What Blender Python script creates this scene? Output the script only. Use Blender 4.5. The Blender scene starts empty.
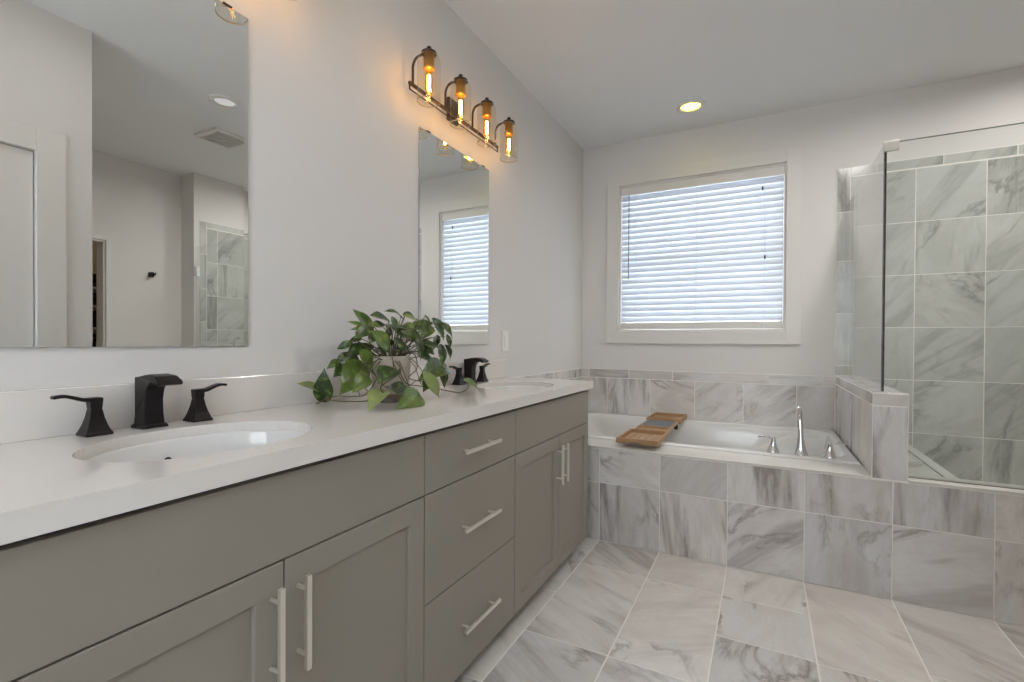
import bpy, bmesh, math, random
from mathutils import Vector, Matrix
random.seed(7)
C = bpy.context.scene.collection
PI = math.pi

# ---------------------------------------------------------------- camera, world, exposure
cam_d = bpy.data.cameras.new('camera'); cam = bpy.data.objects.new('camera', cam_d); C.objects.link(cam)
bpy.context.scene.camera = cam
YAW, PITCH, ROLL = 0.4825, 0.0094, 0.0055
r = Vector((math.cos(YAW), math.sin(YAW), 0)); F = Vector((-math.sin(YAW), math.cos(YAW), 0)); U = Vector((0, 0, 1))
F2 = F*math.cos(PITCH) - U*math.sin(PITCH); U2 = U*math.cos(PITCH) + F*math.sin(PITCH)
r3 = r*math.cos(ROLL) + U2*math.sin(ROLL); U3 = U2*math.cos(ROLL) - r*math.sin(ROLL)
M = Matrix((r3, U3, -F2)).transposed().to_4x4(); M.translation = Vector((1.3317, -3.7884, 1.1056))
cam.matrix_world = M
cam_d.sensor_width = 36; cam_d.lens = 480.09/1024*36; cam_d.shift_y = 4.8/1024
cam_d.clip_start = 0.02
vs = bpy.context.scene.view_settings
vs.view_transform = 'Standard'; vs.look = 'None'; vs.gamma = 1; vs.use_curve_mapping = False
vs.exposure = 0.46

W = bpy.data.worlds.new('sky'); bpy.context.scene.world = W; W.use_nodes = True
bg = W.node_tree.nodes['Background']; bg.inputs[0].default_value = (0.84, 0.92, 1.0, 1); bg.inputs[1].default_value = 5.0

CEIL = 2.69
CAN_SPOTS = [(.885, -.375, 7), (1.15, -2.80, 45), (1.87, -1.84, .42), (2.75, -.62, 140), (2.0, -1.22, 330)]   # x, y, lens strength; aisle, shower and shower-front ones are added fill, unseen
BULB_GLOW = 10

# ---------------------------------------------------------------- materials
def new_mat(name):
    m = bpy.data.materials.new(name); m.use_nodes = True
    nt = m.node_tree; b = nt.nodes['Principled BSDF']
    return m, nt, b
def srgb(r, g, b):
    f = lambda c: (c/255/12.92) if c/255 <= .04045 else ((c/255+.055)/1.055)**2.4
    return (f(r), f(g), f(b), 1)
def plain(name, col, rough=.5, metal=0, bump=0, bscale=200, spec=.5, coat=0, var=0):
    m, nt, b = new_mat(name)
    b.inputs['Base Color'].default_value = col
    b.inputs['Roughness'].default_value = rough; b.inputs['Metallic'].default_value = metal
    b.inputs['Specular IOR Level'].default_value = spec
    b.inputs['Coat Weight'].default_value = coat
    n = nt.nodes.new('ShaderNodeTexNoise'); n.inputs['Scale'].default_value = bscale
    tc = nt.nodes.new('ShaderNodeTexCoord'); nt.links.new(tc.outputs['Object'], n.inputs['Vector'])
    if bump:
        bp = nt.nodes.new('ShaderNodeBump'); bp.inputs['Strength'].default_value = bump; bp.inputs['Distance'].default_value = .002
        nt.links.new(n.outputs[0], bp.inputs['Height']); nt.links.new(bp.outputs[0], b.inputs['Normal'])
    if var:
        mx = nt.nodes.new('ShaderNodeMix'); mx.data_type = 'RGBA'
        mx.inputs[6].default_value = [c*(1-var) for c in col[:3]]+[1]; mx.inputs[7].default_value = [min(1, c*(1+var)) for c in col[:3]]+[1]
        nt.links.new(n.outputs[0], mx.inputs[0]); nt.links.new(mx.outputs[2], b.inputs['Base Color'])
    return m
def emis(name, col, s):
    m, nt, b = new_mat(name)
    b.inputs['Base Color'].default_value = (0, 0, 0, 1)
    b.inputs['Emission Color'].default_value = (*col, 1); b.inputs['Emission Strength'].default_value = s
    return m
def glass(name, tint=(1, 1, 1), refl=.9):
    # thin pane: clear transmission plus fresnel reflection
    m = bpy.data.materials.new(name); m.use_nodes = True; nt = m.node_tree; nt.nodes.clear()
    o = nt.nodes.new('ShaderNodeOutputMaterial'); mx = nt.nodes.new('ShaderNodeMixShader')
    t = nt.nodes.new('ShaderNodeBsdfTransparent'); t.inputs[0].default_value = (*tint, 1)
    g = nt.nodes.new('ShaderNodeBsdfGlossy'); g.inputs['Roughness'].default_value = .01; g.inputs[0].default_value = (refl, refl, refl, 1)
    f = nt.nodes.new('ShaderNodeFresnel'); 
    ge = nt.nodes.new('ShaderNodeNewGeometry'); io = nt.nodes.new('ShaderNodeMath'); io.operation = 'MULTIPLY_ADD'
    nt.links.new(ge.outputs['Backfacing'], io.inputs[0]); io.inputs[1].default_value = 1/1.5-1.5; io.inputs[2].default_value = 1.5
    nt.links.new(io.outputs[0], f.inputs[0])
    nt.links.new(f.outputs[0], mx.inputs[0]); nt.links.new(t.outputs[0], mx.inputs[1]); nt.links.new(g.outputs[0], mx.inputs[2])
    nt.links.new(mx.outputs[0], o.inputs[0])
    return m
def ramp(nt, stops, inp):
    n = nt.nodes.new('ShaderNodeValToRGB'); e = n.color_ramp.elements
    while len(e) < len(stops): e.new(.5)
    for k, (p, c) in enumerate(stops):
        e[k].position = p; e[k].color = c if isinstance(c, tuple) else (c, c, c, 1)
    nt.links.new(inp, n.inputs[0]); return n.outputs[0]
def math_n(nt, op, a, b=None, clamp=False):
    n = nt.nodes.new('ShaderNodeMath'); n.operation = op; n.use_clamp = clamp
    for i, v in enumerate((a, b)):
        if v is None: continue
        if isinstance(v, (int, float)): n.inputs[i].default_value = v
        else: nt.links.new(v, n.inputs[i])
    return n.outputs[0]
def mixc(nt, fac, a, b):
    n = nt.nodes.new('ShaderNodeMix'); n.data_type = 'RGBA'
    for i, v in ((0, fac), (6, a), (7, b)):
        if isinstance(v, (int, float, tuple)): n.inputs[i].default_value = v
        else: nt.links.new(v, n.inputs[i])
    return n.outputs[2]
def marble(name, light, cool, mid, dark, rough=.25, vein=1.0, streak=1.0):
    m, nt, b = new_mat(name)
    at = nt.nodes.new('ShaderNodeAttribute'); at.attribute_name = 'tile_coord'
    ap = nt.nodes.new('ShaderNodeAttribute'); ap.attribute_name = 'tile_look'
    sep = nt.nodes.new('ShaderNodeSeparateXYZ'); nt.links.new(ap.outputs['Vector'], sep.inputs[0])
    tone, stk, warm = sep.outputs
    def nz(scale, sx, sy, detail, dist, rough_=.55, off=0):
        mp = nt.nodes.new('ShaderNodeMapping'); mp.inputs['Scale'].default_value = (sx, sy, 1); mp.inputs['Location'].default_value = (off, off, off)
        nt.links.new(at.outputs['Vector'], mp.inputs[0])
        n = nt.nodes.new('ShaderNodeTexNoise'); n.inputs['Scale'].default_value = scale; n.inputs['Detail'].default_value = detail
        n.inputs['Distortion'].default_value = dist; n.inputs['Roughness'].default_value = rough_
        nt.links.new(mp.outputs[0], n.inputs[0]); return n.outputs[0]
    cloud = nz(4.2, 1, .55, 9, 1.1, .64)
    st = nz(7.5, 1, .14, 7, .25, .62, 3)
    base = mixc(nt, warm, light, cool)
    base = mixc(nt, ramp(nt, [(.40, 0.0), (.62, .7)], cloud), base, mid)
    # soft bands running along the tile's own vein direction
    band = math_n(nt, 'MULTIPLY', ramp(nt, [(.51, 0.0), (.58, .5), (.63, 1.0), (.72, .45)], st), math_n(nt, 'MULTIPLY', stk, streak))
    base = mixc(nt, band, base, dark)
    fine = math_n(nt, 'MULTIPLY', ramp(nt, [(.52, 0.0), (.60, .8), (.70, .3)], nz(19, 1, .11, 8, .5, .7, 5)), math_n(nt, 'MULTIPLY', stk, .55*streak))
    base = mixc(nt, fine, base, mid)
    grain = nz(70, 1, .5, 4, .2, .7, 2)
    base = mixc(nt, ramp(nt, [(.5, 0.0), (.75, .35)], grain), base, mid)
    # light washed streaks
    wash = math_n(nt, 'MULTIPLY', ramp(nt, [(.30, .6), (.44, 0.0)], nz(5.5, 1, .2, 5, .35, .6, 9)), .8)
    base = mixc(nt, wash, base, light)
    # fine broken dark veins
    v = nz(3.2, 1, .42, 9, .9, .58, 17)
    v = math_n(nt, 'ABSOLUTE', math_n(nt, 'SUBTRACT', v, .5))
    v = ramp(nt, [(0.0, .9), (.006, .6), (.035, 0.0)], v)
    gate = ramp(nt, [(.50, 0.0), (.62, 1.0)], nz(3.0, 1, .6, 3, .2, .5, 31))
    v = math_n(nt, 'MULTIPLY', math_n(nt, 'MULTIPLY', v, gate), .8*vein)
    base = mixc(nt, v, base, dark)
    hs = nt.nodes.new('ShaderNodeHueSaturation'); nt.links.new(base, hs.inputs['Color'])
    nt.links.new(math_n(nt, 'ADD', math_n(nt, 'MULTIPLY', tone, .16), .92), hs.inputs['Value'])
    nt.links.new(hs.outputs[0], b.inputs['Base Color'])
    b.inputs['Roughness'].default_value = rough
    return m

WALL = plain('greige_wall_paint', srgb(226, 223, 220), .75, bump=.12, bscale=350, spec=.25)
CEILM = plain('ceiling_paint', srgb(234, 234, 234), .85, bump=.15, bscale=250, spec=.2)
TRIM = plain('white_trim_paint', srgb(227, 224, 220), .4, spec=.4)
GROUT = plain('tile_grout', srgb(240, 236, 230), .85, var=.04, bscale=60)
MARB_W = marble('wall_marble_tile', srgb(236, 230, 225), srgb(226, 227, 227), srgb(210, 202, 197), srgb(146, 134, 128), .22)
MARB_S = marble('shower_marble_tile', srgb(214, 215, 209), srgb(205, 208, 204), srgb(186, 187, 181), srgb(130, 130, 125), .2)
MARB_F = marble('floor_marble_tile', srgb(230, 224, 217), srgb(222, 221, 219), srgb(208, 200, 192), srgb(140, 127, 117), .3, vein=1.25, streak=1.0)
LEDGE = plain('pale_ledge_stone', srgb(226, 223, 217), .2, var=.05, bscale=9)
QUARTZ = plain('white_quartz', srgb(232, 227, 222), .13, spec=.5, var=.015, bscale=40)
PORC = plain('white_porcelain', srgb(232, 231, 229), .12, coat=.3)
ACRYL = plain('white_acrylic', srgb(226, 225, 222), .16, coat=.2)
CAB = plain('grey_cabinet_paint', srgb(150, 143, 133), .38, spec=.4, bump=.03, bscale=500)
GAP_SHADE = plain('painted_gap_shade', srgb(24, 23, 22), .8)  # near-black paint standing in for shade in the door gaps
NICKEL = plain('brushed_nickel', srgb(240, 235, 226), .33, .85)
CHROME = plain('polished_chrome', srgb(222, 222, 222), .07, 1)
BRONZE = plain('oil_rubbed_bronze', srgb(34, 31, 32), .36, .6, spec=.5, bump=.05, bscale=300)
DBRONZE = plain('dark_bronze_arm', srgb(86, 74, 64), .32, .8)
BRASS = plain('aged_brass', srgb(236, 176, 78), .34, .75)
MIRROR = plain('mirror_silver', srgb(242, 245, 244), .0, 1)
MEDGE = plain('mirror_glass_edge', srgb(196, 204, 202), .1, .6)
CLEAR = glass('clear_shade_glass', (.95, .92, .86))
SHGLASS = glass('shower_glass', (.965, .98, .972))
EDGEG = plain('dark_glass_edge', srgb(22, 26, 26), .15)
WINGLASS = glass('window_glass', (.97, .98, .98))
AMBER = glass('amber_bulb_glass', (1.0, .78, .42))
FIL = emis('glowing_filament', (1.0, .66, .30), BULB_GLOW*6)
BLACKM = plain('black_metal', srgb(20, 20, 21), .4, .3)
SWITCHP = plain('white_plastic', srgb(244, 242, 238), .35)
GAP_SHADE_ALT = plain('painted_gap_shade_alt', srgb(30, 28, 26), .8)  # second colour for the painted gap shade, not assigned

def slat_mat():
    m, nt, b = new_mat('translucent_white_slat')
    b.inputs['Base Color'].default_value = srgb(236, 238, 242); b.inputs['Roughness'].default_value = .45
    tr = nt.nodes.new('ShaderNodeBsdfTranslucent'); tr.inputs[0].default_value = srgb(218, 226, 238)
    mx = nt.nodes.new('ShaderNodeMixShader'); mx.inputs[0].default_value = .24
    nt.links.new(b.outputs[0], mx.inputs[1]); nt.links.new(tr.outputs[0], mx.inputs[2])
    nt.links.new(mx.outputs[0], nt.nodes['Material Output'].inputs[0])
    return m
SLAT = slat_mat()
def wood_mat():
    m, nt, b = new_mat('oiled_bamboo')
    tc = nt.nodes.new('ShaderNodeTexCoord'); mp = nt.nodes.new('ShaderNodeMapping'); mp.inputs['Scale'].default_value = (60, 6, 60)
    n = nt.nodes.new('ShaderNodeTexNoise'); n.inputs['Scale'].default_value = 1.5; n.inputs['Detail'].default_value = 5
    nt.links.new(tc.outputs['Object'], mp.inputs[0]); nt.links.new(mp.outputs[0], n.inputs[0])
    nt.links.new(mixc(nt, n.outputs[0], srgb(140, 102, 64), srgb(196, 160, 118)), b.inputs['Base Color'])
    b.inputs['Roughness'].default_value = .45
    return m
BAMBOO = wood_mat()
def leaf_mat():
    m, nt, b = new_mat('pothos_leaf')
    at = nt.nodes.new('ShaderNodeAttribute'); at.attribute_name = 'leaf_tint'
    s = nt.nodes.new('ShaderNodeSeparateXYZ'); nt.links.new(at.outputs['Vector'], s.inputs[0])
    tc = nt.nodes.new('ShaderNodeTexCoord'); n = nt.nodes.new('ShaderNodeTexNoise'); n.inputs['Scale'].default_value = 55; n.inputs['Detail'].default_value = 4
    nt.links.new(tc.outputs['Object'], n.inputs[0])
    c = mixc(nt, s.outputs[0], srgb(34, 58, 25), srgb(98, 122, 46))
    c = mixc(nt, s.outputs[1], c, srgb(176, 184, 128))
    c = mixc(nt, ramp(nt, [(.52, 0.0), (.68, .45)], n.outputs[0]), c, srgb(150, 170, 84))
    nt.links.new(c, b.inputs['Base Color']); b.inputs['Roughness'].default_value = .33
    b.inputs['Subsurface Weight'].default_value = .0
    return m
LEAF = leaf_mat()
STEM = plain('brown_green_stem', srgb(92, 84, 58), .6)
POT = plain('stoneware_pot', srgb(178, 166, 152), .7, var=.12, bscale=40, bump=.4)
POTB = plain('stoneware_pot_foot', srgb(120, 108, 98), .7, var=.1, bscale=40)
SOIL = plain('potting_soil', srgb(52, 40, 30), .95, bump=.8, bscale=120)

# ---------------------------------------------------------------- mesh helpers
class MB:
    def __init__(s): s.v = []; s.f = []; s.m = []; s.sm = []
    def add(s, vs, fs, mi=0, smooth=False):
        o = len(s.v); s.v += [tuple(v) for v in vs]
        s.f += [tuple(i+o for i in f) for f in fs]; s.m += [mi]*len(fs); s.sm += [smooth]*len(fs); return s
    def box(s, x0, x1, y0, y1, z0, z1, mi=0, mtx=None):
        vs = [Vector((x, y, z)) for z in (z0, z1) for y in (y0, y1) for x in (x0, x1)]
        if mtx: vs = [mtx @ v for v in vs]
        return s.add(vs, [(0, 2, 3, 1), (4, 5, 7, 6), (0, 1, 5, 4), (2, 6, 7, 3), (0, 4, 6, 2), (1, 3, 7, 5)], mi)
    def rings(s, rings, mi=0, smooth=True, cap0=True, cap1=True, closed=True):
        n = len(rings[0]); vs = [p for rg in rings for p in rg]; fs = []
        for k in range(len(rings)-1):
            for j in range(n if closed else n-1):
                a = k*n+j; b_ = k*n+(j+1) % n
                fs.append((a, b_, b_+n, a+n))
        s.add(vs, fs, mi, smooth)
        o = len(s.v)-len(vs)
        if cap0: s.f.append(tuple(o+j for j in reversed(range(n)))); s.m.append(mi); s.sm.append(False)
        if cap1: s.f.append(tuple(o+(len(rings)-1)*n+j for j in range(n))); s.m.append(mi); s.sm.append(False)
        return s
    def lathe(s, prof, c=(0, 0, 0), n=24, mi=0, smooth=True, axis='z', cap0=True, cap1=True):
        c = Vector(c); rg = []
        for (rad, h) in prof:
            row = []
            for j in range(n):
                a = 2*PI*j/n; x, y = rad*math.cos(a), rad*math.sin(a)
                p = {'z': (x, y, h), 'x': (h, x, y), 'y': (y, h, x)}[axis]
                row.append(c+Vector(p))
            rg.append(row)
        return s.rings(rg, mi, smooth, cap0, cap1)
    def tube(s, pts, rad, n=10, mi=0, smooth=True):
        pts = [Vector(p) for p in pts]; rr = rad if isinstance(rad, (list, tuple)) else [rad]*len(pts)
        t0 = (pts[1]-pts[0]).normalized(); nrm = t0.orthogonal().normalized(); rg = []
        for k, p in enumerate(pts):
            t = ((pts[k+1] if k+1 < len(pts) else p)-(pts[k-1] if k else p)).normalized()
            nrm = (nrm - t*nrm.dot(t)).normalized(); bn = t.cross(nrm)
            rg.append([p+(nrm*math.cos(2*PI*j/n)+bn*math.sin(2*PI*j/n))*rr[k] for j in range(n)])
        return s.rings(rg, mi, smooth)
    def sweep_rect(s, secs, mi=0, smooth=False, n_round=0):
        # secs: list of (center, side_vec, up_vec) half extents
        rg = []
        for c_, a, b_ in secs:
            c_, a, b_ = Vector(c_), Vector(a), Vector(b_)
            rg.append([c_-a-b_, c_+a-b_, c_+a+b_, c_-a+b_])
        return s.rings(rg, mi, smooth)
    def build(s, name, mats, parent=None, bevel=0, loc=None, seg=2):
        me = bpy.data.meshes.new(name); me.from_pydata(s.v, [], s.f)
        for m in (mats if isinstance(mats, (list, tuple)) else [mats]): me.materials.append(m)
        me.polygons.foreach_set('material_index', s.m); me.polygons.foreach_set('use_smooth', s.sm)
        bm = bmesh.new(); bm.from_mesh(me); bmesh.ops.recalc_face_normals(bm, faces=bm.faces); bm.to_mesh(me); bm.free()
        me.update()
        o = bpy.data.objects.new(name, me); C.objects.link(o)
        if parent: o.parent = parent
        if loc: o.location = loc
        if bevel:
            b = o.modifiers.new('edge', 'BEVEL'); b.width = bevel; b.segments = seg; b.limit_method = 'ANGLE'; b.angle_limit = .6
            b.harden_normals = False
        return o
def empty(name, loc=(0, 0, 0), label=None, cat=None, group=None, rz=0):
    o = bpy.data.objects.new(name, None); o.empty_display_size = .05; C.objects.link(o); o.location = loc; o.rotation_euler = (0, 0, rz)
    if label: o['label'] = label; o['category'] = cat
    if group: o['group'] = group
    return o
def tag(o, label=None, cat=None, group=None, kind=None):
    if label: o['label'] = label
    if cat: o['category'] = cat
    if group: o['group'] = group
    if kind: o['kind'] = kind
    return o
def copy_tree(o, parent=None):
    c = o.copy(); C.objects.link(c); c.parent = parent
    for ch in list(o.children): copy_tree(ch, c)
    return c
def smooth_path(pts, n=6):
    pts = [Vector(p) for p in pts]; P = [pts[0]*2-pts[1]]+pts+[pts[-1]*2-pts[-2]]; out = []
    for i in range(1, len(P)-2):
        for k in range(n):
            t = k/n; a, b, c, d = P[i-1], P[i], P[i+1], P[i+2]
            out.append(.5*((2*b)+(-a+c)*t+(2*a-5*b+4*c-d)*t*t+(-a+3*b-3*c+d)*t**3))
    out.append(pts[-1]); return out

def tiles(name, rects, frame, mat, parent, mode='mix', seed=1, gap=.0022, lift=.0016):
    """rects (a0,a1,b0,b1[,look]) on plane frame=(origin, A, B, N); every tile a thin slab proud of the grout"""
    rnd = random.Random(seed); O, A, B, N = (Vector(q) for q in frame)
    vs = []; fs = []; tcs = []; lks = []
    for rc in rects:
        a0, a1, b0, b1 = rc[:4]; look = rc[4] if len(rc) > 4 else None
        a0 += gap; a1 -= gap; b0 += gap; b1 -= gap
        if a1-a0 < .004 or b1-b0 < .004: continue
        k = look or (rnd.choice('vdvddc') if mode == 'mix' else (rnd.choice('ddcc') if mode == 'floor' else rnd.choice('ddvd')))
        th = {'v': rnd.uniform(-.06, .06), 'd': rnd.choice((1, 1, 1, 1, -1) if mode == 'mix' else (1, 1))*rnd.uniform(.6, .95), 'c': rnd.uniform(-1.4, 1.4), 'h': PI/2}[k]
        if mode == 'floor' and k == 'd': th = -rnd.uniform(.7, 1.15)
        st = {'v': 1.0, 'd': .55, 'c': .25, 'h': .8}[k]*rnd.uniform(.7, 1.1)
        lk = (rnd.uniform(-.5, .6), st, rnd.random())
        ox, oy, sd = rnd.uniform(0, 50), rnd.uniform(0, 50), rnd.uniform(0, 90)
        o = len(vs); ca, cb = (a0+a1)/2, (b0+b1)/2; e = .0012
        for (ia, h) in ((0, 0), (e, lift)):
            for (a, b) in ((a0+ia, b0+ia), (a1-ia, b0+ia), (a1-ia, b1-ia), (a0+ia, b1-ia)):
                vs.append(O+A*a+B*b+N*h)
                x, y = a-ca, b-cb
                tcs.append((x*math.cos(th)-y*math.sin(th)+ox, x*math.sin(th)+y*math.cos(th)+oy, sd)); lks.append(lk)
        fs.append((o+4, o+5, o+6, o+7))
        for j in range(4): fs.append((o+j, o+(j+1) % 4, o+4+(j+1) % 4, o+4+j))
    me = bpy.data.meshes.new(name); me.from_pydata([tuple(v) for v in vs], [], fs)
    if A.cross(B).dot(N) < 0: me.flip_normals()
    me.materials.append(mat)
    for nm, dat in (('tile_coord', tcs), ('tile_look', lks)):
        at = me.attributes.new(nm, 'FLOAT_VECTOR', 'POINT')
        at.data.foreach_set('vector', [c for t in dat for c in t])
    o = bpy.data.objects.new(name, me); C.objects.link(o); o.parent = parent
    return o
def grid(a_lines, b_lines, looks={}):
    out = []
    for j in range(len(b_lines)-1):
        for i in range(len(a_lines)-1):
            q = (a_lines[i], a_lines[i+1], b_lines[j], b_lines[j+1])
            out.append(q+((looks[(i, j)],) if (i, j) in looks else ()))
    return out
def lines(lo, hi, off, pitch):
    out = [lo]; k = math.ceil((lo-off)/pitch+1e-6)
    while off+k*pitch < hi-.004:
        if off+k*pitch > lo+.004: out.append(off+k*pitch)
        k += 1
    return out+[hi]
# ---------------------------------------------------------------- room shell
TP = .3255
def struct(o): o['kind'] = 'structure'; return o
G = .006                                   # grout bed thickness on tiled walls
# floor
fl = MB(); fl.box(-.12, 3.81, -5.1, .15, -.1, -.0016); floor = struct(fl.build('floor', GROUT))
rects = []
xs = [.53+TP*k for k in range(-2, 11)]
for i in range(len(xs)-1):
    x0, x1 = max(xs[i], 0), min(xs[i+1], 3.69)
    if x1 <= x0: continue
    col = i-2
    offs = {0: -1.505, 1: -1.505, 2: -1.505, 3: -1.84, 4: -1.73, 5: -1.5}.get(col, -1.505-.32*(col % 2))
    ys = sorted(set([-5.0, -1.2]+[offs-.635*k for k in range(-1, 7) if -5 < offs-.635*k < -1.25]))
    if col == 2: ys = sorted(set(ys+[-1.83]))
    if x0 > 1.9: pass
    rects += [(x0, x1, ys[j], ys[j+1]) for j in range(len(ys)-1)]
tiles('tile_paving', rects, ((0, 0, -.0016), (1, 0, 0), (0, 1, 0), (0, 0, 1)), MARB_F, floor, 'floor', 11, gap=.0026)
sf = MB(); sf.box(0, 3.7, -1.2, .0, -.05, 0)
# ceiling
struct(MB().box(-.12, 3.81, -5.1, .15, CEIL, CEIL+.12).build('ceiling', CEILM))
# left wall, with the end of the tub tiling
WL = struct(MB().box(-.12, 0, -5.1, .15, 0, CEIL).build('wall_left', WALL))
MB().box(0, G, -1.30, 0, .50, .887).build('grout_bed', GROUT, WL)
tiles('tile_cladding', grid(lines(-1.30, 0, -1.30+.12, TP), [.50, .8177]) + grid(lines(-1.30, 0, -.96, TP), [.8177, .887]),
      ((G, 0, 0), (0, 1, 0), (0, 0, 1), (1, 0, 0)), MARB_W, WL, 'mix', 3)
# back wall with the window opening
WX0, WX1, WZ0, WZ1 = .305, 1.462, 1.188, 2.34
wb = MB()
wb.box(0, WX0, 0, .15, 0, CEIL); wb.box(WX1, 3.81, 0, .15, 0, CEIL); wb.box(WX0, WX1, 0, .15, 0, WZ0); wb.box(WX0, WX1, 0, .15, WZ1, CEIL)
WB = struct(wb.build('wall_back', WALL))
bed = MB(); bed.box(0, 1.747, -G, 0, .50, .887); bed.box(1.747, 3.48, -G, 0, 0, 2.249); bed.build('grout_bed', GROUT, WB)
tubrow = grid([0, .22, .557, .883, 1.208, 1.534, 1.752], [.50, .8177], {(0, 0): 'v', (1, 0): 'v', (2, 0): 'c', (3, 0): 'd', (4, 0): 'd', (5, 0): 'd'})
tubrow += grid([0, .067, .392, .726, 1.041, 1.368, 1.684, 1.752], [.8177, .887], {(k, 0): 'h' for k in range(7)})
fr = ((0, -G, 0), (1, 0, 0), (0, 0, 1), (0, -1, 0))
tiles('tile_cladding', tubrow, fr, MARB_W, WB, 'mix', 21)
zl = [0, .229, .554, .88, 1.205, 1.531, 1.857, 2.183]
sh = grid([1.823, 2.155, 2.481, 2.806, 3.132, 3.474], zl, {(0, 6): 'd', (1, 6): 'd', (2, 6): 'v', (0, 5): 'd', (1, 5): 'v', (0, 4): 'd', (1, 4): 'c', (1, 3): 'd', (1, 2): 'd', (1, 1): 'd'})
sh += grid([1.823]+lines(1.96, 3.474, 1.96, TP), [2.188, 2.246])
sh += grid([1.749, 1.823], [.895, .96, 1.30, 1.64, 1.96, 2.246], {(0, k): 'v' for k in range(5)})
tiles('tile_cladding', sh, fr, MARB_S, WB, 'shower', 5)
# shower end wall (block to the right)
WR = struct(MB().box(3.48, 3.81, -1.15, 0, 0, CEIL).build('wall_shower', WALL))
MB().box(3.48-G, 3.48, -1.10, -G, 0, 2.249).build('grout_bed', GROUT, WR)
ee = grid([-1.034]+lines(-.93, -.008, -.93, TP), zl) + grid([-1.034, -.7, -.37, -.008], [2.188, 2.246]) + grid([-1.098, -1.034], [0, .3, .63, .95, 1.28, 1.6, 1.93, 2.246])
tiles('tile_cladding', ee, ((3.48-G, 0, 0), (0, 1, 0), (0, 0, 1), (-1, 0, 0)), MARB_S, WR, 'shower', 8)
# far wall with the closet doorway
wf = MB(); DY0, DY1, DZ = -2.50, -1.757, 1.950
wf.box(3.69, 3.81, -5.1, DY0, 0, CEIL); wf.box(3.69, 3.81, DY1, -1.15, 0, CEIL); wf.box(3.69, 3.81, DY0, DY1, DZ, CEIL)
struct(wf.build('wall_far', WALL))
tr = MB(); cw = .032
tr.box(3.674, 3.69, DY1, DY1+cw, 0, DZ+cw); tr.box(3.674, 3.69, DY0-cw, DY0, 0, DZ+cw); tr.box(3.674, 3.69, DY0, DY1, DZ, DZ+cw)
tr.box(3.69, 3.81, DY1-.015, DY1, 0, DZ); tr.box(3.69, 3.81, DY0, DY0+.015, 0, DZ); tr.box(3.69, 3.81, DY0+.015, DY1-.015, DZ-.015, DZ)
struct(tr.build('trim_1', TRIM, bevel=.002))
# partition with its door, right beside the camera
PX = 1.77; PD0, PD1, PDZ = -3.60, -2.81, 2.003
wp = MB()
wp.box(PX, PX+.12, -5.0, PD0, 0, CEIL); wp.box(PX, PX+.12, PD1, -2.591, 0, CEIL); wp.box(PX, PX+.12, PD0, PD1, PDZ, CEIL)
wp.box(PX+.12, 3.69, -2.711, -2.591, 0, CEIL)
struct(wp.build('wall_partition', WALL))
tr = MB()
tr.box(PX-.014, PX, PD1, PD1+.11, 0, PDZ+.11); tr.box(PX-.014, PX, PD0-.11, PD0, 0, PDZ+.11); tr.box(PX-.014, PX, PD0, PD1, PDZ, PDZ+.11)
struct(tr.build('trim_2', TRIM, bevel=.002))
d = struct(empty('door_1', (0, 0, 0)))
db = MB(); db.box(PX+.012, PX+.05, PD0+.004, PD1-.004, .008, PDZ-.004)
db.build('door_panel', TRIM, d, bevel=.002)
hb = MB(); hb.lathe([(.026, 0), (.026, .006), (.01, .01), (.01, .035), (.026, .04), (.028, .055), (.018, .068)], (0, 0, 0), axis='x')
hb.v = [(PX+.012-v[0], PD0+.07+v[1], .95+v[2]) for v in hb.v]; hb.build('door_knob', NICKEL, d)
# wall behind the camera, with an added window to brighten the room
NX0, NX1, NZ0, NZ1 = .60, 1.66, .75, 2.30
struct(MB().box(0, NX0, -5.1, -5.0, 0, CEIL).box(NX1, PX, -5.1, -5.0, 0, CEIL).box(NX0, NX1, -5.1, -5.0, 0, NZ0).box(NX0, NX1, -5.1, -5.0, NZ1, CEIL).build('wall_near', WALL))
w2 = struct(empty('added_fill_window'))  # unseen window added only to let in fill daylight
c2 = MB(); c2.box(NX0-.08, NX0, -5.0, -4.984, NZ0-.08, NZ1+.08).box(NX1, NX1+.08, -5.0, -4.984, NZ0-.08, NZ1+.08).box(NX0, NX1, -5.0, -4.984, NZ0-.08, NZ0).box(NX0, NX1, -5.0, -4.984, NZ1, NZ1+.08); c2.build('casing', TRIM, w2, bevel=.002)
s2 = MB(); xm = (NX0+NX1)/2
for q in ((NX0, NX0+.035, NZ0, NZ1), (NX1-.035, NX1, NZ0, NZ1), (xm-.02, xm+.02, NZ0+.035, NZ1-.035), (NX0+.035, NX1-.035, NZ0, NZ0+.035), (NX0+.035, NX1-.035, NZ1-.035, NZ1)): s2.box(q[0], q[1], -5.07, -5.03, q[2], q[3])
s2.build('sash', TRIM, w2, bevel=.002)
MB().box(NX0+.03, NX1-.03, -5.052, -5.048, NZ0+.03, NZ1-.03).build('pane', WINGLASS, w2)
# baseboards
struct(MB().box(3.678, 3.69, -1.725, -1.15, 0, .13).build('baseboard_far', TRIM, bevel=.003))
struct(MB().box(PX-.012, PX, -2.70, -2.591, 0, .13).box(PX-.012, 3.678, -2.591, -2.579, 0, .13).box(PX-.012, PX, -5.0, PD0-.11, 0, .13).build('baseboard_partition', TRIM, bevel=.003))
struct(MB().box(0, .012, -5.0, -3.66, 0, .13).box(.012, PX-.012, -5.0, -4.988, 0, .13).build('baseboard_left', TRIM, bevel=.003))
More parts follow.
